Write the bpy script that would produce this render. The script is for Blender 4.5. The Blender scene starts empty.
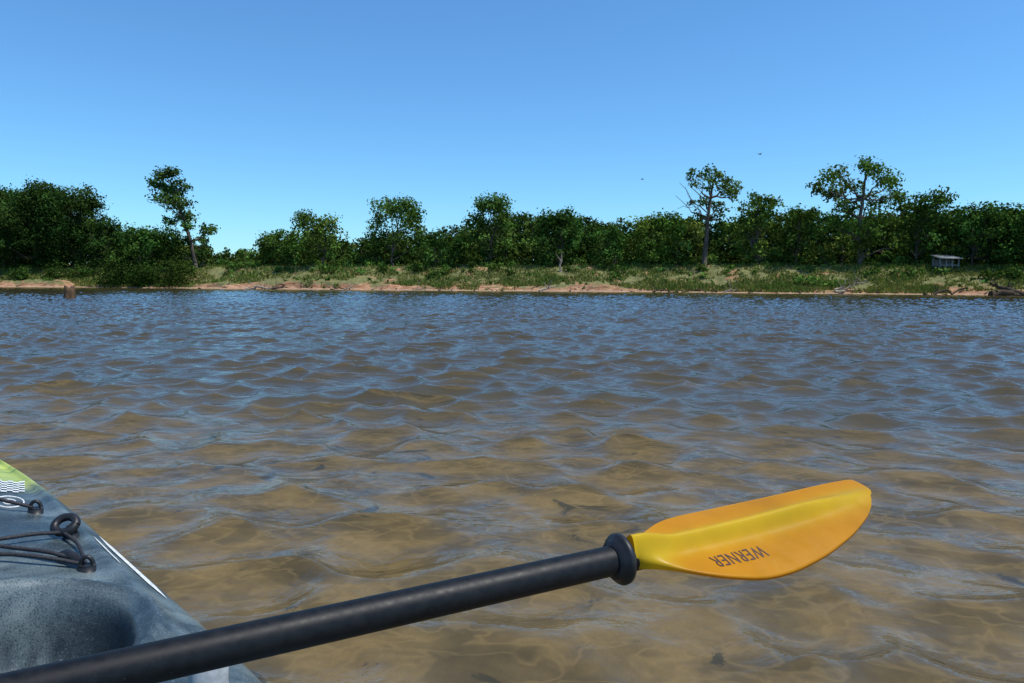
import bpy, math, random
import numpy as np
from mathutils import Vector, Matrix
sc=bpy.context.scene
RNG=np.random.default_rng(7)
F=740.0; CAMH=0.85; HOR=281.5

# ---------------------------------------------------------------- helpers
def link(o,parent=None):
    sc.collection.objects.link(o)
    if parent: o.parent=parent
    return o
def empty(name):
    e=bpy.data.objects.new(name,None); e.empty_display_size=.2; return link(e)
def mesh_obj(name,verts,faces,mat,parent=None,smooth=False,col=None):
    me=bpy.data.meshes.new(name)
    verts=np.asarray(verts,dtype=np.float32)
    if isinstance(faces,np.ndarray) and faces.shape[1]==4:
        me.vertices.add(len(verts)); me.vertices.foreach_set('co',verts.ravel())
        m=len(faces); me.loops.add(m*4); me.loops.foreach_set('vertex_index',faces.astype(np.int32).ravel())
        me.polygons.add(m); me.polygons.foreach_set('loop_start',np.arange(0,m*4,4,dtype=np.int32))
        me.update(calc_edges=True)
    else:
        me.from_pydata([tuple(map(float,v)) for v in verts],[],[tuple(int(i) for i in f) for f in faces]); me.update()
    if smooth: me.polygons.foreach_set('use_smooth',np.ones(len(me.polygons),dtype=bool))
    if col is not None:
        ca=me.color_attributes.new('tint','FLOAT_COLOR','POINT'); c=np.ones((len(verts),4),dtype=np.float32)
        c[:,:3]=col; ca.data.foreach_set('color',c.ravel())
    if mat:
        for m_ in (mat if isinstance(mat,list) else [mat]): me.materials.append(m_)
    return link(bpy.data.objects.new(name,me),parent)
class Geo:
    def __init__(s): s.v=[];s.f=[];s.c=[];s.n=0
    def add(s,v,f,c=None):
        v=np.asarray(v,dtype=np.float32).reshape(-1,3); f=np.asarray(f,dtype=np.int64).reshape(-1,4)
        s.v.append(v); s.f.append(f+s.n); s.n+=len(v)
        if c is None: c=np.ones((len(v),3))
        c=np.asarray(c,dtype=np.float32)
        if c.ndim==1: c=np.tile(c,(len(v),1))
        s.c.append(c)
    def obj(s,name,mat,parent=None,smooth=False):
        return mesh_obj(name,np.concatenate(s.v),np.concatenate(s.f),mat,parent,smooth,np.concatenate(s.c))
def tube(g,pts,rad,sides=7,col=None,cap=True):
    pts=np.asarray(pts,dtype=float); n=len(pts); V=[];Fc=[]
    ref=np.array([.31,.83,.1])
    for i in range(n):
        t=pts[min(i+1,n-1)]-pts[max(i-1,0)]; t=t/(np.linalg.norm(t)+1e-9)
        a=np.cross(t,ref); a/=np.linalg.norm(a)+1e-9; b=np.cross(t,a)
        for k in range(sides):
            th=2*math.pi*k/sides
            V.append(pts[i]+rad[i]*(a*math.cos(th)+b*math.sin(th)))
    for i in range(n-1):
        for k in range(sides):
            k2=(k+1)%sides
            Fc.append((i*sides+k,i*sides+k2,(i+1)*sides+k2,(i+1)*sides+k))
    if cap:
        for e,i in ((0,0),(1,n-1)):
            V.append(pts[i]); ci=len(V)-1
            for k in range(0,sides):
                k2=(k+1)%sides
                V.append((V[i*sides+k]+V[i*sides+k2])/2)
                Fc.append((ci,i*sides+k,len(V)-1,i*sides+k2) if e==0 else (ci,i*sides+k2,len(V)-1,i*sides+k))
    g.add(V,Fc,col)
def box(g,c,s,rz=0,col=None):
    c=np.array(c,float); s=np.array(s,float)/2
    P=np.array([[x,y,z] for z in(-1,1) for y in(-1,1) for x in(-1,1)])*s
    R=np.array([[math.cos(rz),-math.sin(rz),0],[math.sin(rz),math.cos(rz),0],[0,0,1]])
    g.add(P@R.T+c,[(0,2,3,1),(4,5,7,6),(0,1,5,4),(2,6,7,3),(0,4,6,2),(1,3,7,5)],col)

class M:
    def __init__(s,name):
        s.m=bpy.data.materials.new(name); s.m.use_nodes=True; s.nt=s.m.node_tree; s.nt.nodes.clear()
        s.out=s.n('ShaderNodeOutputMaterial')
    def n(s,t,**kw):
        nd=s.nt.nodes.new(t)
        for k,v in kw.items(): setattr(nd,k,v)
        return nd
    def l(s,a,b): s.nt.links.new(a,b)
    def noise(s,scale,detail=4,rough=.55,vec=None,dist=0):
        nd=s.n('ShaderNodeTexNoise'); nd.inputs['Scale'].default_value=scale; nd.inputs['Detail'].default_value=detail
        nd.inputs['Roughness'].default_value=rough; nd.inputs['Distortion'].default_value=dist
        if vec is not None: s.l(vec,nd.inputs['Vector'])
        return nd.outputs['Fac']
    def coord(s,scale=None):
        tc=s.n('ShaderNodeTexCoord').outputs['Object']
        if scale is None: return tc
        mp=s.n('ShaderNodeMapping'); mp.inputs['Scale'].default_value=scale; s.l(tc,mp.inputs['Vector']); return mp.outputs['Vector']
    def ramp(s,fac,stops):
        r=s.n('ShaderNodeValToRGB'); e=r.color_ramp.elements
        while len(e)<len(stops): e.new(.5)
        for i,(p,c) in enumerate(stops):
            e[i].position=p; e[i].color=(c[0],c[1],c[2],1) if not isinstance(c,(int,float)) else (c,c,c,1)
        s.l(fac,r.inputs['Fac']); return r.outputs['Color']
    def mix(s,fac,a,b,mode='MIX'):
        mx=s.n('ShaderNodeMix',data_type='RGBA',blend_type=mode)
        for v,i in ((fac,0),(a,6),(b,7)):
            if isinstance(v,(int,float)): mx.inputs[i].default_value=v if i==0 else (v,v,v,1)
            elif isinstance(v,tuple): mx.inputs[i].default_value=(*v,1)
            else: s.l(v,mx.inputs[i])
        return mx.outputs[2]
    def math(s,op,a,b=0,c=0,clamp=False):
        nd=s.n('ShaderNodeMath',operation=op,use_clamp=clamp)
        for i,v in enumerate((a,b,c)):
            if isinstance(v,(int,float)): nd.inputs[i].default_value=v
            else: s.l(v,nd.inputs[i])
        return nd.outputs[0]
    def principled(s,color,rough=.6,spec=.5,bump=None,bstr=.3,bdist=.01,metal=0):
        p=s.n('ShaderNodeBsdfPrincipled')
        if isinstance(color,tuple): p.inputs['Base Color'].default_value=(*color,1)
        else: s.l(color,p.inputs['Base Color'])
        if isinstance(rough,(int,float)): p.inputs['Roughness'].default_value=rough
        else: s.l(rough,p.inputs['Roughness'])
        p.inputs['Specular IOR Level'].default_value=spec; p.inputs['Metallic'].default_value=metal
        if bump is not None:
            b=s.n('ShaderNodeBump'); b.inputs['Strength'].default_value=bstr; b.inputs['Distance'].default_value=bdist
            s.l(bump,b.inputs['Height']); s.l(b.outputs[0],p.inputs['Normal'])
        s.p=p; s.l(p.outputs[0],s.out.inputs['Surface']); return p

# ---------------------------------------------------------------- materials
def mat_leaf(name,base,trans=.28):
    m=M(name); at=m.n('ShaderNodeAttribute',attribute_name='tint')
    c=m.mix(1.0,base,at.outputs['Color'],'MULTIPLY')
    d=m.n('ShaderNodeBsdfDiffuse'); m.l(c,d.inputs['Color'])
    t=m.n('ShaderNodeBsdfTranslucent'); m.l(m.mix(1.0,c,(1.2,1.3,.6),'MULTIPLY'),t.inputs['Color'])
    x=m.n('ShaderNodeMixShader'); x.inputs[0].default_value=trans; m.l(d.outputs[0],x.inputs[1]); m.l(t.outputs[0],x.inputs[2])
    m.l(x.outputs[0],m.out.inputs['Surface']); return m.m
LEAF=mat_leaf('foliage',(.058,.106,.024),.18)
GRASSM=mat_leaf('grass_blades',(.18,.19,.075),.25)
m=M('bark'); c=m.coord((1,1,.3)); n=m.noise(6,5,.6,c)
m.principled(m.ramp(n,[(.3,(.045,.036,.028)),(.7,(.14,.12,.095))]),.9,.2,n,.6,.03); BARK=m.m
m=M('weathered_wood'); c=m.coord((1,1,.4)); n=m.noise(9,5,.6,c)
m.principled(m.ramp(n,[(.3,(.16,.125,.09)),(.7,(.36,.31,.24))]),.9,.2,n,.5,.02); DEAD=m.m
m=M('wet_wood'); c=m.coord((1,1,.4)); n=m.noise(9,5,.6,c)
m.principled(m.ramp(n,[(.3,(.025,.018,.012)),(.7,(.08,.055,.035))]),.9,.2,n,.5,.02); WETW=m.m
m=M('stump_wood'); n=m.noise(7,5,.6,m.coord((1,1,.5)))
m.principled(m.ramp(n,[(.3,(.03,.018,.010)),(.7,(.13,.075,.035))]),.85,.3,n,.6,.02); STUMP=m.m

# ---------------------------------------------------------------- terrain
_r=np.random.default_rng(99); _tab=_r.uniform(-1,1,4096)
def vn(x,seed=0):     # 1-D value noise
    x=np.asarray(x,float)+seed*37.3; i=np.floor(x).astype(int); f=x-i; f=f*f*(3-2*f)
    return _tab[(i+seed*131)%4096]*(1-f)+_tab[(i+1+seed*131)%4096]*f
def wob(x): return 1.4*vn(x/14,1)+.7*vn(x/5,2)+.4*vn(x/1.9,3)+.15*vn(x/.8,4)
def shore(x):
    x=np.asarray(x,float)
    return 64-.28*x+wob(x)
def sm(a,b,x):
    t=np.clip((x-a)/(b-a),0,1); return t*t*(3-2*t)
def n2(x,y,k=1.0):
    return (np.sin(x*1.3*k+.7*np.sin(y*.9*k+1))+np.sin(y*1.7*k+1.1*np.sin(x*.7*k))+.5*np.sin(x*3.1*k+y*2.3*k)+.5*np.sin(x*2.2*k-y*3.7*k+2))/3
def expo(x): return np.clip(.04+.85*vn(x/8,5)+.5*vn(x/2.7,6),-1,1)
def beachw(x): return .35+.6*np.clip(expo(x),0,1)+.12*vn(x/3,8)
def ground(x,y):
    x=np.asarray(x,float);y=np.asarray(y,float)
    t=y-shore(x)
    bed=-.34-.54*sm(-62,-50,t)+.03*n2(x,y,.8)
    z=bed*(1-sm(-9,.0,t))
    beach=beachw(x); e_=np.clip(expo(x),0,1)
    sc_h=.24+.55*e_+.06*vn(x/1.7,9)
    z=z+.08*sm(0,beach,t)
    z=z+sc_h*sm(beach,beach+.95-.4*e_,t)
    z=z+(2.25-sc_h)*sm(beach+.4,beach+8,t)
    z=z+.14*n2(x,y,.9)*sm(beach+1.5,beach+5,t)+.06*n2(x,y,2.7)*sm(1.2,4,t)
    z=z+1.0*sm(12,40,t)+5*sm(60,600,t)
    return z
xs=np.unique(np.concatenate([np.linspace(-2500,-120,24),np.linspace(-120,-75,60),np.linspace(-75,70,640),np.linspace(70,120,60),np.linspace(120,2500,24)]))
ts=np.unique(np.concatenate([np.linspace(-90,-68,12),np.linspace(-68,-50,60),np.linspace(-50,-8,40),np.linspace(-8,-.5,16),np.linspace(-.5,6,80),np.linspace(6,16,40),np.linspace(16,60,30),np.geomspace(60,3000,24)]))
X,T=np.meshgrid(xs,ts)
Y=T+shore(X)
Z=ground(X,Y)
def grid_faces(nr,nc):
    i=np.arange(nr-1)[:,None]*nc+np.arange(nc-1)[None,:]; i=i.ravel()
    return np.stack([i,i+1,i+nc+1,i+nc],1)
m=M('river_bank_ground'); co=m.coord()
geo=m.n('ShaderNodeNewGeometry'); sx=m.n('ShaderNodeSeparateXYZ'); m.l(geo.outputs['Position'],sx.inputs[0])
nb=m.noise(.35,5,.6,co); nf=m.noise(3.5,5,.65,co)
sand=m.ramp(nf,[(.25,(.17,.10,.06)),(.5,(.31,.20,.125)),(.75,(.50,.36,.25))])
clay=m.ramp(m.noise(1.6,5,.6,m.coord((1,1,4))),[(.3,(.10,.05,.028)),(.5,(.30,.155,.085)),(.7,(.50,.31,.19))])
grass=m.ramp(nf,[(.25,(.06,.07,.025)),(.5,(.14,.145,.055)),(.75,(.26,.23,.115))])
zz=m.math('ADD',sx.outputs['Z'],m.math('MULTIPLY',m.math('SUBTRACT',nb,.5),2.4))
zf=m.math('ADD',sx.outputs['Z'],m.math('MULTIPLY',m.math('SUBTRACT',nf,.5),.12))
lowm=m.ramp(zf,[(.10,0),(.16,1)])
gmask=m.ramp(zz,[(.30,0),(.62,1)])
bare=m.ramp(m.noise(.6,5,.6,co),[(.57,0),(.62,.85)])
c1=m.mix(lowm,sand,clay); c1=m.mix(gmask,c1,grass); c1=m.mix(bare,c1,clay)
caustic=m.math('ABSOLUTE',m.math('SUBTRACT',m.noise(5.0,2,.5,m.coord((1,1.25,1)),.5),.5))
bedc=m.ramp(m.noise(2.6,5,.55,co,.2),[(.30,(.12,.094,.05)),(.47,(.26,.203,.107)),(.64,(.50,.39,.205)),(.78,(.36,.275,.145))])
bedc=m.mix(m.ramp(caustic,[(.0,.42),(.06,0)]),bedc,(.66,.54,.32))  # bright vein lines: sunlight caustics painted into the bed colour
bedc=m.mix(m.ramp(m.noise(5,3,.5,m.coord((1,1.2,1))),[(.52,0),(.72,.5)]),bedc,(.09,.068,.04))
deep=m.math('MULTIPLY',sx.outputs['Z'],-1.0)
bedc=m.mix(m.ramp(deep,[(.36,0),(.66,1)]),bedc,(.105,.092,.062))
under=m.ramp(sx.outputs['Z'],[(0,1),(.012,0)])
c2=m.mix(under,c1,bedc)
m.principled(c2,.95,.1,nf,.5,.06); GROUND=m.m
V=np.stack([X,Y,Z],-1).reshape(-1,3)
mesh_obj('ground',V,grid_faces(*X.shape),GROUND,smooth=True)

# ---------------------------------------------------------------- water
rows=np.concatenate([[-60,-30,-15,-8,-4,-2],np.geomspace(2,160,1250)-3])
nc=1000
sx_=np.linspace(-1,1,nc)
XW=sx_[None,:]*(np.abs(rows)[:,None]+3)*1.1
YW=np.repeat(rows[:,None],nc,1)
spx=(np.abs(YW)+3)*1.1*2/nc
spy=np.repeat(np.gradient(rows)[:,None],nc,1)
sp=np.maximum(spx,spy*.7)
NC=120
lam=np.exp(RNG.uniform(math.log(.07),math.log(1.4),NC))
ang=math.radians(-102)+RNG.normal(0,.74,NC)
kk=2*math.pi/lam
slope=np.exp(-((np.log(lam)-math.log(.40))/.58)**2)+.16*np.exp(-((np.log(lam)-math.log(.13))/.35)**2)
amp=slope/kk
amp*= .24/math.sqrt(np.sum((amp*kk)**2)/2)
ph=RNG.uniform(0,6.28,NC)
dX=np.zeros_like(XW);dY=np.zeros_like(XW);H=np.zeros_like(XW)
gust=.92+.18*n2(XW,YW,.22)+.18*n2(XW+9,YW,.7)
for i in range(NC):
    dx,dy=math.cos(ang[i]),math.sin(ang[i])
    a=amp[i]*np.clip((lam[i]/sp-2.0)/1.6,0,1)
    th=kk[i]*(dx*XW+dy*YW)+ph[i]; Q=1.35*min(1,max(.25,lam[i]/.3))
    s_,c_=np.sin(th),np.cos(th)
    H+=a*c_; dX-=a*s_*dx*Q; dY-=a*s_*dy*Q
H*=gust
VW=np.stack([XW+dX*gust,YW+dY*gust,H],-1).reshape(-1,3)
m=M('river_water'); co=m.coord()
n1=m.noise(14,3,.6,m.coord((.9,1.2,1))); n3=m.noise(3.6,3,.6,m.coord((.8,1.25,1)))
hh_=m.math('ADD',m.math('MULTIPLY',n1,.0050),m.math('MULTIPLY',n3,.016))
b1=m.n('ShaderNodeBump'); b1.inputs['Strength'].default_value=1; b1.inputs['Distance'].default_value=1; m.l(hh_,b1.inputs['Height'])
N=b1.outputs[0]
fr=m.n('ShaderNodeFresnel'); fr.inputs['IOR'].default_value=1.37; m.l(N,fr.inputs['Normal'])
gl=m.n('ShaderNodeBsdfGlossy'); gl.inputs['Roughness'].default_value=.015; m.l(N,gl.inputs['Normal'])
df=m.n('ShaderNodeBsdfDiffuse'); df.inputs['Color'].default_value=(.092,.080,.048,1); m.l(N,df.inputs['Normal'])
tr=m.n('ShaderNodeBsdfTransparent'); tr.inputs['Color'].default_value=(.87,.82,.67,1)
x1=m.n('ShaderNodeMixShader'); x1.inputs[0].default_value=.55; m.l(df.outputs[0],x1.inputs[1]); m.l(tr.outputs[0],x1.inputs[2])
x2=m.n('ShaderNodeMixShader'); m.l(fr.outputs[0],x2.inputs[0]); m.l(x1.outputs[0],x2.inputs[1]); m.l(gl.outputs[0],x2.inputs[2])
m.l(x2.outputs[0],m.out.inputs['Surface'])
mesh_obj('river_water',VW,grid_faces(*XW.shape),m.m,smooth=True)

# ---------------------------------------------------------------- vegetation
def leaves(g,C,nrm_bias,size,tint,rng):
    n=len(C)
    d=rng.normal(size=(n,3)); nn=nrm_bias+.8*d; nn/=np.linalg.norm(nn,axis=1)[:,None]+1e-9
    r=rng.normal(size=(n,3)); a=np.cross(nn,r); a/=np.linalg.norm(a,axis=1)[:,None]+1e-9; b=np.cross(nn,a)
    s=(size*rng.uniform(.6,1.4,n))[:,None]
    P=np.stack([C+a*s,C+b*s*.62,C-a*s*.9,C-b*s*.55],1).reshape(-1,3)
    f=np.arange(n*4).reshape(-1,4)
    t=np.repeat(tint*rng.uniform(.75,1.25,(n,1)),4,axis=0)
    g.add(P,f,t)
def lobe(g,c,r,rng,dens=200,size=.16,tint=(1,1,1),squash=.8):
    c=np.array(c,float); k=max(5,int(6*r+4)); n=int(dens*r*r)+8
    d=rng.normal(size=(k,3)); d/=np.linalg.norm(d,axis=1)[:,None]
    sub=d*r*rng.uniform(.35,.95,(k,1))*np.array([1,1,squash])
    idx=rng.integers(0,k,n)
    off=rng.normal(size=(n,3))*r*.25*np.array([1,1,squash])
    P=sub[idx]+off
    subt=rng.uniform(.55,1.45,(k,1))[idx]
    hue=rng.uniform(.88,1.2)
    T=np.array(tint)[None,:]*subt*np.array([hue,1,1])
    nb=P/(np.linalg.norm(P,axis=1)[:,None]+1e-6)+np.array([0,0,.5])
    leaves(g,c+P,nb,size,T,rng)
def limb(w,p0,p1,r0,r1,rng,seg=5,wig=.08,sides=6,up=.15):
    p0=np.array(p0,float);p1=np.array(p1,float);L=np.linalg.norm(p1-p0)
    t=np.linspace(0,1,seg+1)[:,None]
    P=p0+(p1-p0)*t; P[:,2]+=(np.sin(t[:,0]*math.pi)*-up*L*.3)
    P[1:-1]+=rng.normal(size=(seg-1,3))*wig*L/seg*2
    tube(w,P,r0+(r1-r0)*t[:,0],sides)
    return P
def tree(leaf,wood,x,y,h,w,rng,cb=.25,nl=16,dens=120,size=.2,tint=(1,1,1),lean=0):
    z0=float(ground(x,y))-.15
    tr=max(.08,h*.018)
    top=np.array([x+lean,y,z0+h*.8])
    P=limb(wood,(x,y,z0),top,tr,tr*.3,rng,6,.10,7,0)
    skew=rng.normal(0,.14)*w; zc=rng.uniform(.32,.52)
    for i in range(nl):
        u=(i+.5)/nl; zf=cb+(1-cb)*(u**.85)*.93+rng.normal()*.025
        uu=(zf-cb)/(1-cb); e=w/2*math.sqrt(max(.04,1-((uu-zc)/.62)**2))*rng.uniform(.75,1.15)
        a=i*2.4+rng.uniform(-.6,.6); rr=e*math.sqrt(rng.uniform(.1,1))*.9
        r=w*rng.uniform(.11,.20)+.2
        c=np.array([x+lean*zf+skew*uu+math.cos(a)*rr,y+math.sin(a)*rr,z0+h*zf-(.5*r if uu>.8 else 0)])
        k=rng.uniform(.65,1.35)
        lobe(leaf,c,r,rng,dens,size,np.array(tint)*k)
        if i%2==0 or dens>150:
            j=P[min(5,max(1,int(zf*6*.75)))]
            limb(wood,j,c,tr*.4,tr*.08,rng,4,.1,5)
def custom_tree(name,x,y,lobes,trunk,rng,dens=210,size=.14,tint=(1,1,1),tr=.2,bare=()):
    e=empty(name); g=Geo(); w=Geo(); z0=float(ground(x,y))-.15
    T=np.array([[x+a,y+b,max(z,z0) if i else z0] for i,(a,b,z) in enumerate(trunk)])
    tube(w,T,np.linspace(tr,tr*.3,len(T)),8)
    for (dx,z,r) in lobes:
        dy=rng.uniform(-1.6,1.6); c=np.array([x+dx,y+dy,z])
        lobe(g,c,r,rng,dens,size,np.array(tint)*rng.uniform(.75,1.3))
        d=np.linalg.norm(T-(c-np.array([0,0,1.2])),axis=1); j=T[np.argmin(d)]
        Q=limb(w,j,c,tr*.38,tr*.07,rng,5,.12,5)
        for _ in range(2):
            limb(w,Q[rng.integers(2,5)],c+rng.normal(size=3)*r*.35,tr*.10,.012,rng,3,.1,4)
    for b in bare: 
        b=np.array(b,float)+np.array([x,y,0]); Q=limb(w,b[0],b[1],.06,.015,rng,5,.12,5)
        for _ in range(5):
            q=Q[rng.integers(1,5)]; limb(w,q,q+rng.normal(size=3)*np.array([.5,.3,.4])+np.array([-.1,0,.3]),.025,.01,rng,3,.15,4)
    g.obj('foliage',LEAF,e); w.obj('trunk_and_limbs',BARK,e,True); return e
def stand(u,off):           # point on the far bank on a given bearing, `off` metres behind the shoreline
    b=(u-512)/F; y=(64+off)/(1+.28*b)
    for _ in range(4):
        y=float(shore(b*y))+off
    return b*y,y
def hor(u): return HOR+(u-512)*.0049
def elev(u,v,y): return CAMH+(hor(u)-v)/F*y

rng=np.random.default_rng(23)
us=[-260,0,40,70,95,120,145,165,200,215,222,250,258,285,300,345,362,375,430,460,480,520,555,590,640,680,735,775,810,850,895,935,960,990,1024,1300]
vs=[186,184,182,186,210,219,222,232,238,242,246,243,232,226,224,226,236,222,228,226,213,204,206,210,211,208,210,201,203,206,203,198,206,201,202,198]
ml=Geo();mw=Geo()
for row,(off,stp,dv) in enumerate(((11.5,24,22),(16,21,3),(22,22,0),(31,26,3))):
    u=-330
    while u<1360:
        uu=u+rng.uniform(-10,10); o=off+rng.uniform(-3,3)
        x,y=stand(uu,o); vt=np.interp(uu,us,vs)+dv+abs(rng.normal(0,(16,9,6,5)[row]))
        h=elev(uu,vt,y)-float(ground(x,y))
        gap=212<uu<258
        if h>1.2:
            w=min(h*.9,rng.choice([2.6,3.6,4.6,6.0,7.2])); k=rng.uniform(.5,1.6) if row<2 else rng.uniform(.5,1.0)
            if uu<210: k=min(k,.9)
            hue=rng.uniform(.8,1.3)
            if gap: w=2.2
            tree(ml,mw,x,y,h,w,rng,cb=.06,nl=max(6,int(5+h*.5+w*1.1)),dens=92,size=.18,tint=(k*hue,k,k*.95),lean=rng.normal()*.4)
        u+=stp*rng.uniform(.6,1.4)
for u in np.arange(-320,1350,5.0):
    for o0,fr_ in ((14,.35),(19,.55),(25,.75),(27,.45)):
        if 210<u<258 and fr_>.5: continue
        o=o0+rng.uniform(-2,2); x,y=stand(u+rng.uniform(-4,4),o); g0=float(ground(x,y))
        h=elev(u,np.interp(u,us,vs),y)-g0; r=rng.uniform(.8,1.5) if h>4 else .7
        k=rng.uniform(.3,.65); lobe(ml,(x,y,g0+max(.4,h*fr_*rng.uniform(.6,1.05)-r*.5)),r,rng,62,.22,(k,k,k*.95),.9)
for u in np.arange(-320,1350,4.2):
    x,y=stand(u+rng.uniform(-3,3),rng.uniform(9.0,14)); r=rng.uniform(.4,1.2)
    if 215<u<256: r*=.8
    k=rng.uniform(.5,1.5); lobe(ml,(x,y,float(ground(x,y))+r*.5),r,rng,120,.16,(k*rng.uniform(.9,1.25),k,k*.9),.8)
mass=empty('distant_tree_line'); ml.obj('foliage',LEAF,mass); mw.obj('trunks',BARK,mass,True)

rng=np.random.default_rng(12)
x,y=stand(197,7)
custom_tree('tall_cottonwood_tree',x,y,[(-3.0,12.1,1.1),(-1.9,12.4,1.0),(-4.0,11.4,1.1),(-2.6,10.6,1.6),(-1.4,10.9,1.1),(-1.4,9.1,1.4),(-2.9,9.2,1.2),(-1.2,7.7,1.2),(-2.3,7.2,.9),(-.4,6.6,.8),(1.1,6.5,.9),(1.8,6.0,.7),(.5,5.2,.9),(-1,5.2,.9),(0,3.6,1.0),(-1.6,3.6,1.0),(1,3.4,1.0)],
  [(0,0,0),(-.1,0,3),(-.5,0,5),(-1.2,0,7.5),(-2,0,10),(-2.5,0,11.6)],rng,290,.15,(.75,.82,.8),.24)
x,y=stand(703,8)
custom_tree('tall_elm_tree',x,y,[(-.9,10.7,.8),(.3,11.0,.8),(1.2,10.6,.7),(2.3,10.3,.8),(3.0,9.6,.7),(0,9.7,1.0),(1.4,9.2,1.0),(-1.1,9.5,.6),(2.5,8.7,.7),(.1,8.3,.9),(1.2,7.9,.8),(-1.1,8.1,.5),(2.1,7.4,.6),(.8,6.7,.6),(-.5,7.0,.6)],
  [(0,0,0),(0,0,3.2),(.15,0,5),(.2,0,6.5),(.4,0,8.5),(.6,0,10)],rng,190,.14,(1.15,1.08,1.0),.26,
  bare=[((.1,0,7.2),(-2.4,.3,9.9)),((.1,0,8),(-1.9,-.3,10.4)),((.1,0,6.8),(-2.8,0,8.7))])
x,y=stand(858,8)
custom_tree('spreading_oak_tree',x,y,[(-4,8.9,.9),(-3,9.9,.95),(-1.6,10.1,1.1),(0,10.4,1.1),(1,9.9,1.1),(2.3,9.4,1.0),(3,8.3,1.1),(-2.5,8.7,1.0),(-.4,8.8,1.2),(1.4,8,1.2),(3,6.9,1.1),(-.8,7.1,1.1),(.8,6.4,1.2),(2.4,5.7,1.1),(-2,7.2,.8),(0,5.2,1.1),(1.4,4.6,1.1),(-.2,10.8,.6),(-1,5.6,.9),(2.6,4.3,1.0),(-.5,4.2,.9),(-2.2,6,.8)],
  [(0,0,0),(0,0,3),(-.1,0,4.6),(-.2,0,6.4),(0,0,8),(.1,0,9.6)],rng,230,.145,(1.4,1.28,1.0),.26)
def feature(name,u,off,vt,wpx,cb,nl,dens,tint,seed):
    r=np.random.default_rng(seed); x,y=stand(u,off); e=empty(name); g=Geo();w=Geo()
    h=elev(u,vt,y)-float(ground(x,y)); tree(g,w,x,y,h,wpx*y/F,r,cb,nl,dens,.14,tint)
    g.obj('foliage',LEAF,e); w.obj('trunk_and_limbs',BARK,e,True)
feature('oak_tree',40,7,178,74,.08,38,220,(.50,.58,.58),1)
feature('oak_tree',76,8,181,62,.08,32,220,(.48,.56,.56),2)
feature('oak_tree',6,8,180,66,.08,34,220,(.50,.58,.58),3)
feature('oak_tree',104,7,214,44,.05,22,210,(.50,.60,.56),33)
feature('willow_tree',140,4,222,58,.06,26,220,(.56,.70,.60),4)
feature('elm_tree',325,8,211,50,.3,18,180,(1.3,1.22,1.0),5)
feature('elm_tree',275,9,228,46,.15,16,180,(1.05,1.1,.9),6)
feature('elm_tree',395,10,195,62,.3,22,150,(.9,.98,.85),8)
feature('elm_tree',490,9,191,58,.28,24,160,(.95,.98,.9),9)
feature('hackberry_tree',560,9,204,58,.12,22,180,(.70,.86,.8),10)
feature('hackberry_tree',648,9,209,56,.12,22,180,(1.5,1.42,1.0),12)
feature('hackberry_tree',612,8,222,44,.1,16,180,(.85,1.0,.85),13)
feature('elm_tree',755,9,189,50,.15,22,180,(1.3,1.25,1.0),14)
feature('hackberry_tree',915,9,186,58,.15,24,180,(.85,.95,.86),15)
feature('hackberry_tree',970,8,201,64,.1,24,190,(.70,.86,.75),16)
feature('willow_tree',1022,8,199,62,.1,24,190,(.85,.96,.82),17)
feature('hackberry_tree',435,8,228,42,.1,16,180,(.75,.9,.8),18)
feature('elm_tree',795,9,200,46,.12,18,180,(1.0,1.05,.86),19)
# riverbank shrubs
sg=Geo()
def shrub(u,off,rpx,k=1.0,n=3,zf=.5):
    for _ in range(n):
        x,y=stand(u+rng.normal()*rpx*.5,off+rng.uniform(-.4,.4)); r=rpx*y/F*rng.uniform(.6,.95)
        lobe(sg,(x,y,float(ground(x,y))+r*zf),r,rng,230,.12,(k,k*1.05,k*.9),.75)
for (u,o,r,k) in [(135,1.0,16,.55),(150,.8,12,.55),(122,1.6,12,.6),(140,1.2,24,.55),(135,1.6,26,.5),(20,3,14,.6),(60,3,14,.65),(90,4,12,.7),(180,5,10,.75),(440,4,9,.9),(445,5,8,1),(330,5,8,.9),(500,6,7,1),(812,2.4,12,2.0),(826,2.2,8,2.0),(800,3,8,1.6),(990,4,10,.8),(1015,4,12,.8),(700,6,7,1.0),(240,7,8,1.1),(232,6,7,1.1),(620,6,7,.9),(385,6,8,.8),(420,6,8,.8),(900,5,8,1.1),(870,5,7,1.1),(-60,3,20,.7),(-120,3,20,.7),(1080,4,16,.9),(1140,4,16,.9)]:
    shrub(u,o,r,k)
for u in np.arange(-200,1200,6.0):
    if rng.random()<.8: shrub(u,rng.uniform(4.5,9.5),rng.uniform(2,6.5),rng.uniform(.7,1.7),2)
for u in np.arange(-200,1200,6.0):
    if rng.random()<.6: shrub(u,rng.uniform(1.6,4.5),rng.uniform(1.0,3.4),rng.uniform(.6,1.8),2,.3)
sg.obj('riverbank_shrubs',LEAF)
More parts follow.
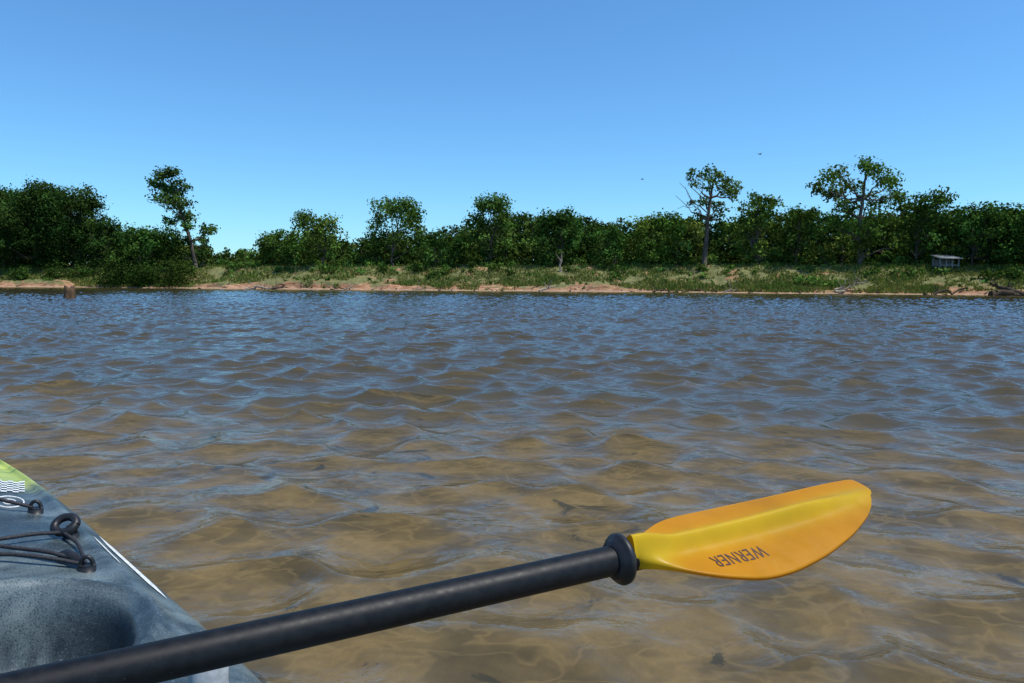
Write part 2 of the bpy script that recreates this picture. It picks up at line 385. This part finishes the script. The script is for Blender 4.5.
# bank grass
gg=Geo(); n=80000
uu=rng.uniform(-200,1240,n); off=np.abs(rng.normal(0,1,n))*4.6+.3
b=(uu-512)/F; yy=(64+off)/(1+.28*b)
for _ in range(3): yy=shore(b*yy)+off
xx=b*yy; patch=n2(xx,yy,.5)+.6*n2(xx+30,yy,1.5)+.4*n2(xx,yy+7,4)
keep=(patch>-.40)&(off>beachw(xx)+2.0*np.clip(expo(xx)*2,0,1)*(patch<.7)+.1*patch); xx,yy=xx[keep],yy[keep]; pt=patch[keep]; n=len(xx); zz=ground(xx,yy)
hh=rng.uniform(.06,.26,n)*(1+.8*np.clip(pt,0,1)); wd=rng.uniform(.03,.09,n); a=rng.uniform(0,math.pi,n); lx=rng.normal(0,.12,n)
dx=np.cos(a)*wd;dy=np.sin(a)*wd
P=np.stack([np.stack([xx-dx,yy-dy,zz-.03],-1),np.stack([xx+dx,yy+dy,zz-.03],-1),np.stack([xx+dx*.2+lx,yy+dy*.2,zz+hh],-1),np.stack([xx-dx*.2+lx,yy-dy*.2,zz+hh],-1)],1)
k=rng.uniform(.5,1.25,n)[:,None]; dry=np.clip(.5-pt*.5+rng.normal(0,.3,n),0,1)[:,None]
tc=k*(np.array([.62,.95,.5])*(1-dry)+np.array([1.35,1.12,.9])*dry)
gg.add(P.reshape(-1,3),np.arange(n*4).reshape(-1,4),np.repeat(tc,4,axis=0))
gg.obj('bank_grass',GRASSM)

# ---------------------------------------------------------------- driftwood, stump
def driftwood(u,off,lpx,rise,name='driftwood_log',r0=.13,br=3,ang=0,mat=None):
    x,y=stand(u,off); z=float(ground(x,y)); L=lpx*y/F; w=Geo(); e=empty(name)
    p0=np.array([x-L/2*math.cos(ang),y-L/2*math.sin(ang),max(z,0)+.05]); p1=np.array([x+L/2*math.cos(ang),y+L/2*math.sin(ang),max(z,0)+.05+rise])
    Q=limb(w,p0,p1,r0,r0*.35,rng,6,.12,8,0)
    for _ in range(br):
        q=Q[rng.integers(1,6)]; limb(w,q,q+np.array([rng.uniform(-.8,.8),rng.uniform(-.4,.3),rng.uniform(.2,.9)]),r0*.35,.015,rng,4,.15,5)
    w.obj('log',mat or DEAD,e,True)
driftwood(843,.6,26,-.0,r0=.12,br=7,ang=.5)
driftwood(850,1.0,30,.7,name='driftwood_branches',r0=.10,br=12,ang=-.3)
driftwood(548,-.3,20,.45,r0=.11,br=4,ang=.4)
driftwood(262,-.5,32,.15,r0=.14,br=4)
driftwood(280,-1.4,16,.1,r0=.1,br=2,mat=WETW)
driftwood(945,-.8,50,.5,r0=.12,br=2,ang=.2,mat=WETW)
driftwood(1008,-1.2,34,.1,r0=.32,br=3,ang=-.2,mat=WETW)
driftwood(1006,-.7,30,.8,r0=.24,br=5,ang=2.6,mat=WETW)
driftwood(420,.3,14,.1,r0=.07,br=2)
driftwood(350,.2,12,.3,r0=.07,br=3)
driftwood(730,.1,14,.3,r0=.07,br=4)
driftwood(660,.1,16,.1,r0=.07,br=2,mat=WETW)
fl=Geo()
for _ in range(80):
    u=rng.uniform(0,1100); x,y=stand(u,rng.uniform(-.4,1.2)); z=max(float(ground(x,y)),0)+.03; L=rng.uniform(.3,1.3); a_=rng.uniform(0,3.1)
    limb(fl,(x,y,z),(x+L*math.cos(a_),y+L*math.sin(a_)*.5,z+rng.uniform(0,.3)),rng.uniform(.03,.08),.015,rng,4,.12,5,0)
fl.obj('flotsam_branches',WETW,None,True)
x,y=stand(560,6); w=Geo(); z=float(ground(x,y)); limb(w,(x,y,z-.2),(x+.1,y,z+1.9),.12,.06,rng,5,.05,7,0); limb(w,(x,y,z+1),(x-.5,y,z+1.8),.05,.02,rng,4,.1,5)
e=empty('dead_snag'); w.obj('trunk',DEAD,e,True)
e=empty('tree_stump'); sx0,sy0=-20.3,34.0; w=Geo(); Vv=[];Ff=[]
lv=[(-.9,.28),(0,.25),(.08,.235),(.3,.215),(.46,.21),(.50,.18),(.46,.08)]
for zi,(z,r) in enumerate(lv):
    for k in range(16):
        th=2*math.pi*k/16; rr=r*(1+.08*math.sin(3*th+1)+.05*math.sin(7*th)); Vv.append((sx0+rr*math.cos(th),sy0+rr*math.sin(th),z+(.05*math.sin(2*th)+.04*math.sin(5*th))*(zi>3)))
for i in range(len(lv)-1):
    for k in range(16): Ff.append((i*16+k,i*16+(k+1)%16,(i+1)*16+(k+1)%16,(i+1)*16+k))
Vv.append((sx0,sy0,.42))
cidx=len(Vv)-1; b0=(len(lv)-1)*16
for k in range(0,16,2): Ff.append((b0+k,b0+k+1,b0+(k+2)%16,cidx))
w.add(Vv,Ff); w.obj('stump',STUMP,e,True)

# ---------------------------------------------------------------- shelter
m=M('painted_boards'); n=m.noise(8,3,.5,m.coord((1,1,6))); m.principled(m.ramp(n,[(.3,(.13,.13,.12)),(.7,(.25,.245,.23))]),.8); BOARD=m.m
m=M('metal_roof'); n=m.noise(4,3,.5,m.coord((6,1,1))); m.principled(m.ramp(n,[(.3,(.15,.155,.155)),(.7,(.25,.255,.255))]),.75,.2); ROOF=m.m
x,y=stand(943,6.5); z=float(ground(x,y)); e=empty('riverside_shelter')
g=Geo()
for sx1 in(-.75,-.25,.25,.75):
    for sy1 in(-.5,.5): box(g,(x+sx1,y+sy1,z+.45),(.08,.08,1.1))
box(g,(x,y-.51,z+.38),(1.58,.05,.10)); box(g,(x,y-.1,z+.34),(1.5,.7,.05)); box(g,(x,y+.56,z+.5),(1.6,.04,.7))
g.obj('frame',BOARD,e)
g=Geo(); Pv=[(x-.9,y-.8,z+.95),(x+.9,y-.8,z+.95),(x+.9,y+.7,z+1.25),(x-.9,y+.7,z+1.25)]
g.add(Pv+[(a,b_,c-.07) for a,b_,c in Pv],[(0,1,2,3),(7,6,5,4),(0,4,5,1),(1,5,6,2),(2,6,7,3),(3,7,4,0)]); g.obj('roof',ROOF,e)

# ---------------------------------------------------------------- birds
m=M('bird_feathers'); m.principled((.03,.028,.028),.8); BIRD=m.m
def bird(x,y,z,s,head,name='flying_bird'):
    e=empty(name); g=Geo(); c,sn_=math.cos(head),math.sin(head)
    def P(a,b,h): return (x+s*(a*c-b*sn_),y+s*(a*sn_+b*c),z+s*h)
    tube(g,[P(-.5,0,0),P(-.25,0,.02),P(0,0,.02),P(.25,0,.04),P(.42,0,.06),P(.52,0,.05)],[.03*s,.09*s,.13*s,.11*s,.07*s,.015*s],8)
    for sd in(-1,1):
        g.add([P(.2,0,.05),P(.25,.45*sd,.28),P(-.02,.5*sd,.24),P(-.15,0,.03)],[(0,1,2,3)])
        g.add([P(.25,.45*sd,.28),P(.02,1.05*sd,.2),P(-.08,1.0*sd,.18),P(-.02,.5*sd,.24)],[(0,1,2,3)])
    g.add([P(-.4,0,0),P(-.75,.14,0),P(-.7,0,0),P(-.75,-.14,0)],[(0,1,2,3)])
    g.obj('body_and_wings',BIRD,e)
bird(16.4,50,CAMH+8.5,.3,.5); bird(9.5,55,CAMH+7.5,.24,2.4)

# ---------------------------------------------------------------- kayak
O=np.array([-.15,-.05]); A=np.array([-.55,.835]); A/=np.linalg.norm(A); Nn=np.array([A[1],-A[0]])
def wid(s): 
    return np.interp(s,[-1.4,-1.2,-.8,-.3,0,.5,.96,1.2,1.46,1.7,1.95,2.2,2.35,2.45,2.53,2.57],[.02,.16,.29,.38,.42,.46,.45,.415,.36,.305,.25,.185,.13,.09,.045,.008])
ssm=np.linspace(-1.4,2.57,420)
wt=wid(ssm); ker=np.hanning(41); ker/=ker.sum(); wpad=np.pad(wt,20,mode='edge'); wsm=np.convolve(wpad,ker,'valid')
def W(s): return np.interp(s,ssm,wsm)
FS,FA,FB=1.25,.185,.285
def deckz(s,t):
    s=np.asarray(s,float); t=np.asarray(t,float); w=np.maximum(W(s),.01); q=np.clip(np.abs(t)/w,0,1)
    z=.265+.07*np.clip((s-1)/1.5,0,1.2)**1.6+.055*(1-q**2.2)*np.clip(w/.3,0,1)
    z=z-.03*np.clip((q-.88)/.12,0,1)**2
    z=z+.012*np.exp(-((q-.80)/.06)**2)
    z=z+.02*np.exp(-(t/.06)**2)*sm(1.6,1.9,s)
    rr=((np.abs(s-FS)/FA)**2.8+(np.abs(t)/FB)**2.8)**(1/2.8)
    z=z-.14*(1-sm(.87,.985,rr))+.018*np.exp(-((rr-1.07)/.06)**2)
    r2=((np.abs(s-.25)/.62)**3.5+(np.abs(t)/.31)**3.5)**(1/3.5)
    z=z-.15*(1-sm(.84,1.0,r2))+.012*np.exp(-((r2-1.06)/.05)**2)
    return z
def K(s,t,dz=0.0):
    p=O+s*A+t*Nn; return (p[0],p[1],float(deckz(s,t))+dz)
qs=np.linspace(-1,1,170)
qs=np.sign(qs)*(1-(1-np.abs(qs))**1.15)
rowsV=[]
for s in ssm:
    w=max(float(W(s)),.006); t=qs*w; z=deckz(np.full_like(t,s),t); g0=z[-1]
    keel=-.09+.25*sm(1.7,2.57,s)+.2*sm(.7,1.4,-s)
    hull=[(1.015,g0-.015),(1.02,g0-.035),(.985,g0-.06),(.97,g0-.12),(.92,g0*.3+keel*.4),(.75,keel*.75),(.45,keel*.95),(0,keel)]
    sec=[(a,b) for a,b in zip(t,z)]+[(a*w,b) for a,b in hull]+[(-a*w,b) for a,b in hull[-2::-1]]
    rowsV.append([(O[0]+s*A[0]+a*Nn[0],O[1]+s*A[1]+a*Nn[1],b) for a,b in sec])
rowsV=np.array(rowsV); nr,ncx,_=rowsV.shape
i=np.arange(nr-1)[:,None]*ncx; j=np.arange(ncx)[None,:]; j2=(j+1)%ncx
kf=np.stack([(i+j).ravel(),(i+j2).ravel(),(i+ncx+j2).ravel(),(i+ncx+j).ravel()],1)
m=M('moulded_plastic_hull'); co=m.coord()
sw=m.noise(3.6,5,.62,m.coord((1,1,1)),1.6)
base=m.ramp(sw,[(.28,(.012,.020,.026)),(.44,(.036,.054,.062)),(.58,(.105,.140,.146)),(.76,(.19,.23,.22))])
spk=m.ramp(m.noise(320,2,.6,co),[(.58,0),(.72,.5)])
base=m.mix(spk,base,(.24,.28,.30))
base=m.mix(m.ramp(m.noise(420,2,.6,m.coord((1,1.1,.9))),[(.54,0),(.64,.75)]),base,(.012,.016,.02))
sp2=m.n('ShaderNodeSeparateXYZ'); m.l(co,sp2.inputs[0])
al=m.math('ADD',m.math('MULTIPLY',sp2.outputs['X'],float(A[0])),m.math('MULTIPLY',sp2.outputs['Y'],float(A[1])))
al=m.math('ADD',al,m.math('MULTIPLY',m.math('SUBTRACT',sw,.5),.5))
a0=float(O@A)
lm=m.ramp(m.math('SUBTRACT',al,a0+1.6),[(.46,0),(.62,1)])
lime=m.ramp(m.noise(6,4,.6,co,1),[(.35,(.16,.24,.05)),(.6,(.42,.50,.10))])
col=m.mix(lm,base,lime)
rgh=m.ramp(m.noise(14,5,.65,co),[(.3,.28),(.7,.52)])
m.principled(col,rgh,.5,m.noise(260,2,.5,co),.25,.002); HULL=m.m
kay=empty('kayak')
mesh_obj('hull_and_deck',rowsV.reshape(-1,3),kf,HULL,kay,True)
m=M('black_cord'); n=m.noise(300,2,.5,m.coord()); m.principled(m.ramp(n,[(.4,(.010,.010,.012)),(.6,(.03,.03,.034))]),.7,.4,n,.4,.001); CORD=m.m
m=M('black_plastic'); n=m.noise(40,4,.6,m.coord()); m.principled(m.ramp(n,[(.3,(.008,.008,.009)),(.7,(.018,.018,.020))]),.45,.4); BLK=m.m
def cord(pts,r,name='bungee_cord',mat=None):
    P=np.array(pts); tt=np.linspace(0,len(P)-1,len(P)*8)
    Q=[]
    for x_ in tt:
        i_=min(int(x_),len(P)-2); f=x_-i_; p0=P[max(i_-1,0)];p1=P[i_];p2=P[i_+1];p3=P[min(i_+2,len(P)-1)]
        Q.append(.5*((2*p1)+(-p0+p2)*f+(2*p0-5*p1+4*p2-p3)*f*f+(-p0+3*p1-3*p2+p3)*f**3))
    g=Geo(); tube(g,Q,[r]*len(Q),8); g.obj(name,mat or CORD,kay,True)
def padeye(s,t,r=.016,ang=0):
    g=Geo(); c=np.array(K(s,t,.004))
    tube(g,[c+np.array([0,0,-.006]),c+np.array([0,0,.004]),c+np.array([0,0,.007])],[r*1.1,r*1.1,r*.85],16)
    arc=[c+np.array([math.cos(ang)*r*.8*math.cos(a_),math.sin(ang)*r*.8*math.cos(a_),.004+r*1.3*math.sin(a_)]) for a_ in np.linspace(0,math.pi,9)]
    tube(g,arc,[.004]*9,8); g.obj('pad_eye',BLK,kay,True)
cord([K(1.98,-.05,.02),K(1.93,.06,.022),K(1.91,.11,.02),K(1.90,.15,.012)],.0040)
cord([K(1.69,-.05,.014),K(1.665,.08,.014),K(1.68,.15,.016),K(1.705,.205,.012)],.0040)
cord([K(1.61,-.05,.014),K(1.585,.08,.014),K(1.55,.15,.016),K(1.515,.226,.010)],.0040)
cord([K(1.67,.03,.018),K(1.61,.11,.016),K(1.565,.17,.018),K(1.53,.215,.014)],.0040)
cord([K(1.70,.20,.014),K(1.63,.222,.012),K(1.52,.228,.010)],.0036)
for s,t,a_ in ((1.90,.155,.4),(1.71,.214,1.2),(1.51,.23,.3)): padeye(s,t,.014,a_)
c=np.array(K(1.715,.205,.026)); ring=[c+np.array([.021*math.cos(a_),.014*math.sin(a_),.012*math.sin(a_)]) for a_ in np.linspace(0,2*math.pi,25)]
g=Geo(); tube(g,ring,[.0085]*25,10,cap=False); tube(g,[np.array(K(1.57,.19,.010)),np.array(K(1.555,.20,.016)),np.array(K(1.535,.212,.016)),np.array(K(1.52,.222,.010))],[.006,.010,.010,.006],12)
g.obj('toggle_ring',BLK,kay,True)
m=M('white_decal'); n=m.noise(120,3,.6,m.coord()); m.principled(m.ramp(n,[(.3,(.42,.45,.45)),(.6,(.72,.74,.74))]),.5); WHT=m.m
def strip(s0,s1,fq,wd,mat,name):
    Vv=[];Ff=[];n_=60
    for i_ in range(n_+1):
        s=s0+(s1-s0)*i_/n_; t=float(W(s))*fq; tp=min(1,5*min(i_,n_-i_)/n_+.05)
        for e_ in(-1,0,1): Vv.append(K(s,t+e_*wd/2*tp,.002))
        if i_: b_=3*i_; Ff+=[(b_-3,b_-2,b_+1,b_),(b_-2,b_-1,b_+2,b_+1)]
    g=Geo(); g.add(Vv,Ff); g.obj(name,mat,kay,True)
strip(1.36,1.74,.90,.012,WHT,'edge_decal')
strip(1.52,1.70,.83,.005,WHT,'edge_decal_thin')
gW=Geo()
for i_ in range(10):
    for j_ in range(5):
        ds=.012; s=2.07+i_*ds; t=.075+j_*ds
        if (i_+j_)%2: gW.add([K(s,t,.003),K(s+ds,t,.003),K(s+ds,t+ds,.003),K(s,t+ds,.003)],[(0,1,2,3)])
gW.obj('checker_decal',WHT,kay)
g=Geo(); ov=[np.array(K(1.985+.05*math.cos(a_),.105+.028*math.sin(a_),.001)) for a_ in np.linspace(0,2*math.pi,33)]
tube(g,ov,[.0018]*33,6,cap=False)
ov=[np.array(K(1.985+.022*math.cos(a_),.105+.012*math.sin(a_),.001)) for a_ in np.linspace(0,2*math.pi,25)]
tube(g,ov,[.0016]*25,6,cap=False); g.obj('oval_badge',WHT,kay,True)
m=M('grey_rubber'); n=m.noise(60,3,.6,m.coord()); m.principled(m.ramp(n,[(.3,(.22,.24,.25)),(.7,(.38,.40,.41))]),.5); GREY=m.m
g=Geo(); c=np.array(K(.955,.335,0)); tube(g,[c,c+np.array([0,0,.03]),c+np.array([.002,.004,.05]),c+np.array([.002,.006,.062]),c+np.array([.002,.006,.066])],[.026,.024,.022,.015,.004],18)
g.obj('deck_knob',GREY,kay,True)

# ---------------------------------------------------------------- paddle
pad=empty('kayak_paddle')
RG=np.array([.137,.85,.526]); TIP=np.array([.523,1.052,.533]); LOW=np.array([-.354,.59,.520])
ax=(RG-LOW)/np.linalg.norm(RG-LOW)
m=M('paddle_shaft_carbon'); n=m.noise(90,4,.6,m.coord()); dr=m.ramp(m.noise(220,2,.5,m.coord()),[(.71,0),(.78,.3)])
cc=m.mix(dr,m.ramp(n,[(.3,(.004,.005,.006)),(.7,(.009,.010,.012))]),(.12,.13,.14))
m.principled(cc,m.ramp(n,[(.3,.42),(.7,.58)]),.22,n,.10,.001); SHAFT=m.m
g=Geo(); SR=.0172
P0=RG-ax*1.30; ns=60
tube(g,[P0+(RG+ax*.02-P0)*k_/ns for k_ in range(ns+1)],[SR]*(ns+1),40); g.obj('shaft',SHAFT,pad,True)
def drip(c,d):
    g=Geo(); prof=[(-.010,.0175),(-.010,.0215),(-.006,.0225),(-.003,.028),(.000,.0300),(.004,.0295),(.003,.027),(.001,.0235),(.006,.021),(.012,.019),(.014,.0165)]
    tube(g,[c+d*a_ for a_,_ in prof],[r_ for _,r_ in prof],40); g.obj('drip_ring',BLK,pad,True)
drip(RG-ax*.012,ax)
m=M('paddle_blade_yellow'); co=m.coord(); n=m.noise(9,4,.6,co); at=m.n('ShaderNodeAttribute',attribute_name='tint')
cc=m.mix(1.0,at.outputs['Color'],m.ramp(n,[(.3,.82),(.7,1.06)]),'MULTIPLY')
scr=m.ramp(m.noise(30,5,.7,m.coord((1,.2,1)),2),[(.62,0),(.70,.25)]); cc=m.mix(scr,cc,(.62,.42,.08))
p=m.principled(cc,m.ramp(m.noise(50,4,.6,co),[(.3,.30),(.7,.5)]),.25)
tl=m.n('ShaderNodeBsdfTranslucent'); m.l(cc,tl.inputs['Color']); mx=m.n('ShaderNodeMixShader'); mx.inputs[0].default_value=.4
m.l(p.outputs[0],mx.inputs[1]); m.l(tl.outputs[0],mx.inputs[2]); m.l(mx.outputs[0],m.out.inputs['Surface']); YEL=m.m
FSB=[0,.03,.07,.12,.2,.32,.45,.6,.75,.88,.95,.985,1.0]
TPB=[.015,.016,.022,.036,.052,.060,.060,.056,.051,.047,.044,.042,.038]
BTB=[.015,.018,.030,.046,.066,.079,.081,.073,.057,.035,.013,-.004,-.022]
def outline(f):
    if .02<f<.96:
        return (np.mean([np.interp(min(1,max(0,f+e_)),FSB,TPB) for e_ in(-.04,-.02,0,.02,.04)]),np.mean([np.interp(min(1,max(0,f+e_)),FSB,BTB) for e_ in(-.04,-.02,0,.02,.04)]))
    return np.interp(f,FSB,TPB),np.interp(f,FSB,BTB)
def face_h(f,q,a_,b_):
    qq=q/(max(a_,b_)+1e-6)
    ridge=.0135*math.exp(-(q/.0115)**2)*(1-float(sm(.60,.98,f)))+.0035*math.exp(-(q/.012)**2)
    neck=1-float(sm(.02,.16,f)); rd=math.sqrt(max(0,1-min(1,abs(qq))**2))
    curve=-.010*(q/.08)**2*float(sm(.1,.4,f))+.016*float(sm(.2,1,f))*f
    return curve,.0022+ridge+neck*.011*rd,.0022+neck*.010*rd,neck
def frame(base,tip,phi):
    d=tip-base; L=np.linalg.norm(d); d=d/L
    hb=np.cross(np.array([0,0,1.]),d); hb/=np.linalg.norm(hb); up=np.cross(d,hb)
    wv=math.cos(phi)*up+math.sin(phi)*hb; nv=np.cross(d,wv)
    if nv[2]<0: nv=-nv
    return d,wv,nv,L
def blade(base,tip,phi,name):
    d,wv,nv,L=frame(base,tip,phi)
    ns_,nq=90,44; top=[];bot=[];cols=[]
    for i_ in range(ns_+1):
        f=i_/ns_; a_,b_=outline(f)
        for j_ in range(nq+1):
            q=-b_+(a_+b_)*j_/nq
            curve,th,tb,neck=face_h(f,q,a_,b_)
            c_=base+d*(f*L)+wv*q+nv*curve
            top.append(c_+nv*th); bot.append(c_-nv*tb)
            ri=float(np.clip(1.1*math.exp(-(q/.021)**2)*(1-sm(.85,1.1,f))+neck,0,1))
            cols.append(np.array([.62,.275,.005])*(1-ri)+np.array([.66,.44,.012])*ri)
    g=Geo(); nt=len(top); cw=nq+1; F_=[]
    for i_ in range(ns_):
        for j_ in range(nq):
            k_=i_*cw+j_; F_.append((k_,k_+1,k_+cw+1,k_+cw)); F_.append((nt+k_,nt+k_+cw,nt+k_+cw+1,nt+k_+1))
        for j_ in (0,nq):
            k_=i_*cw+j_; F_.append((k_,k_+cw,nt+k_+cw,nt+k_))
    for j_ in range(nq): k_=ns_*cw+j_; F_.append((k_,k_+1,nt+k_+1,nt+k_)); F_.append((j_,j_+1,nt+j_+1,nt+j_))
    g.add(top+bot,F_,np.array(cols+cols)); g.obj(name,YEL,pad,True)
    return d,wv,nv,L
PHI=math.radians(75)
d,wv,nv,L=blade(RG,TIP,PHI,'blade')
drip(P0+ax*.012,-ax); blade(P0,P0-ax*.44,PHI,'far_blade')
cu=bpy.data.curves.new('lettering','FONT'); cu.body='WERNER'; cu.size=.027; cu.align_x='CENTER'; cu.align_y='CENTER'; cu.space_character=1.12
tmp=bpy.data.objects.new('tmp_text',cu); link(tmp); bpy.context.view_layer.update()
tm=bpy.data.meshes.new_from_object(tmp.evaluated_get(bpy.context.evaluated_depsgraph_get())); bpy.data.objects.remove(tmp)
f0,q0=.315,-.042
for v in tm.vertices:
    f=f0-v.co.x*.72/L; q=q0-v.co.y*1.0; a_,b_=outline(f); curve,th,_,_=face_h(f,q,a_,b_)
    v.co=Vector(RG+d*(f*L)+wv*q+nv*(curve+th+.0006))
tm.update(); tm.name='lettering'
m=M('dark_print'); m.principled((.05,.018,.008),.5); tm.materials.clear(); tm.materials.append(m.m)
link(bpy.data.objects.new('lettering',tm),pad)

# ---------------------------------------------------------------- light, sky, camera
EL,AZ=64,104
w=bpy.data.worlds.new('World'); sc.world=w; w.use_nodes=True; nt=w.node_tree
bg=nt.nodes['Background']; sky=nt.nodes.new('ShaderNodeTexSky'); sky.sky_type='NISHITA'; sky.sun_disc=False
sky.sun_elevation=math.radians(EL); sky.sun_rotation=math.radians(AZ); sky.air_density=1.0; sky.dust_density=.2; sky.ozone_density=1.6
mx=nt.nodes.new('ShaderNodeMix'); mx.data_type='RGBA'; mx.blend_type='MULTIPLY'; mx.inputs[0].default_value=1; mx.inputs[7].default_value=(.50,.87,1.15,1)
nt.links.new(sky.outputs[0],mx.inputs[6]); nt.links.new(mx.outputs[2],bg.inputs['Color']); bg.inputs['Strength'].default_value=.15
L_=bpy.data.lights.new('sun','SUN'); L_.energy=5.0; L_.angle=math.radians(.5); L_.color=(1,.96,.9)
so=bpy.data.objects.new('sun',L_); link(so)
dirv=Vector((math.sin(math.radians(AZ))*math.cos(math.radians(EL)),math.cos(math.radians(AZ))*math.cos(math.radians(EL)),math.sin(math.radians(EL))))
so.rotation_euler=dirv.to_track_quat('Z','Y').to_euler()
cam=bpy.data.cameras.new('camera'); cam.sensor_width=36; cam.lens=F/1024*36; cam.clip_end=6000; cam.clip_start=.02
co_=bpy.data.objects.new('camera',cam); link(co_)
co_.matrix_world=Matrix.Translation((0,0,CAMH))@Matrix.Rotation(math.radians(90-4.64),4,'X')@Matrix.Rotation(math.radians(.28),4,'Z')
sc.camera=co_
sc.view_settings.view_transform='Standard'; sc.view_settings.look='None'; sc.view_settings.exposure=0
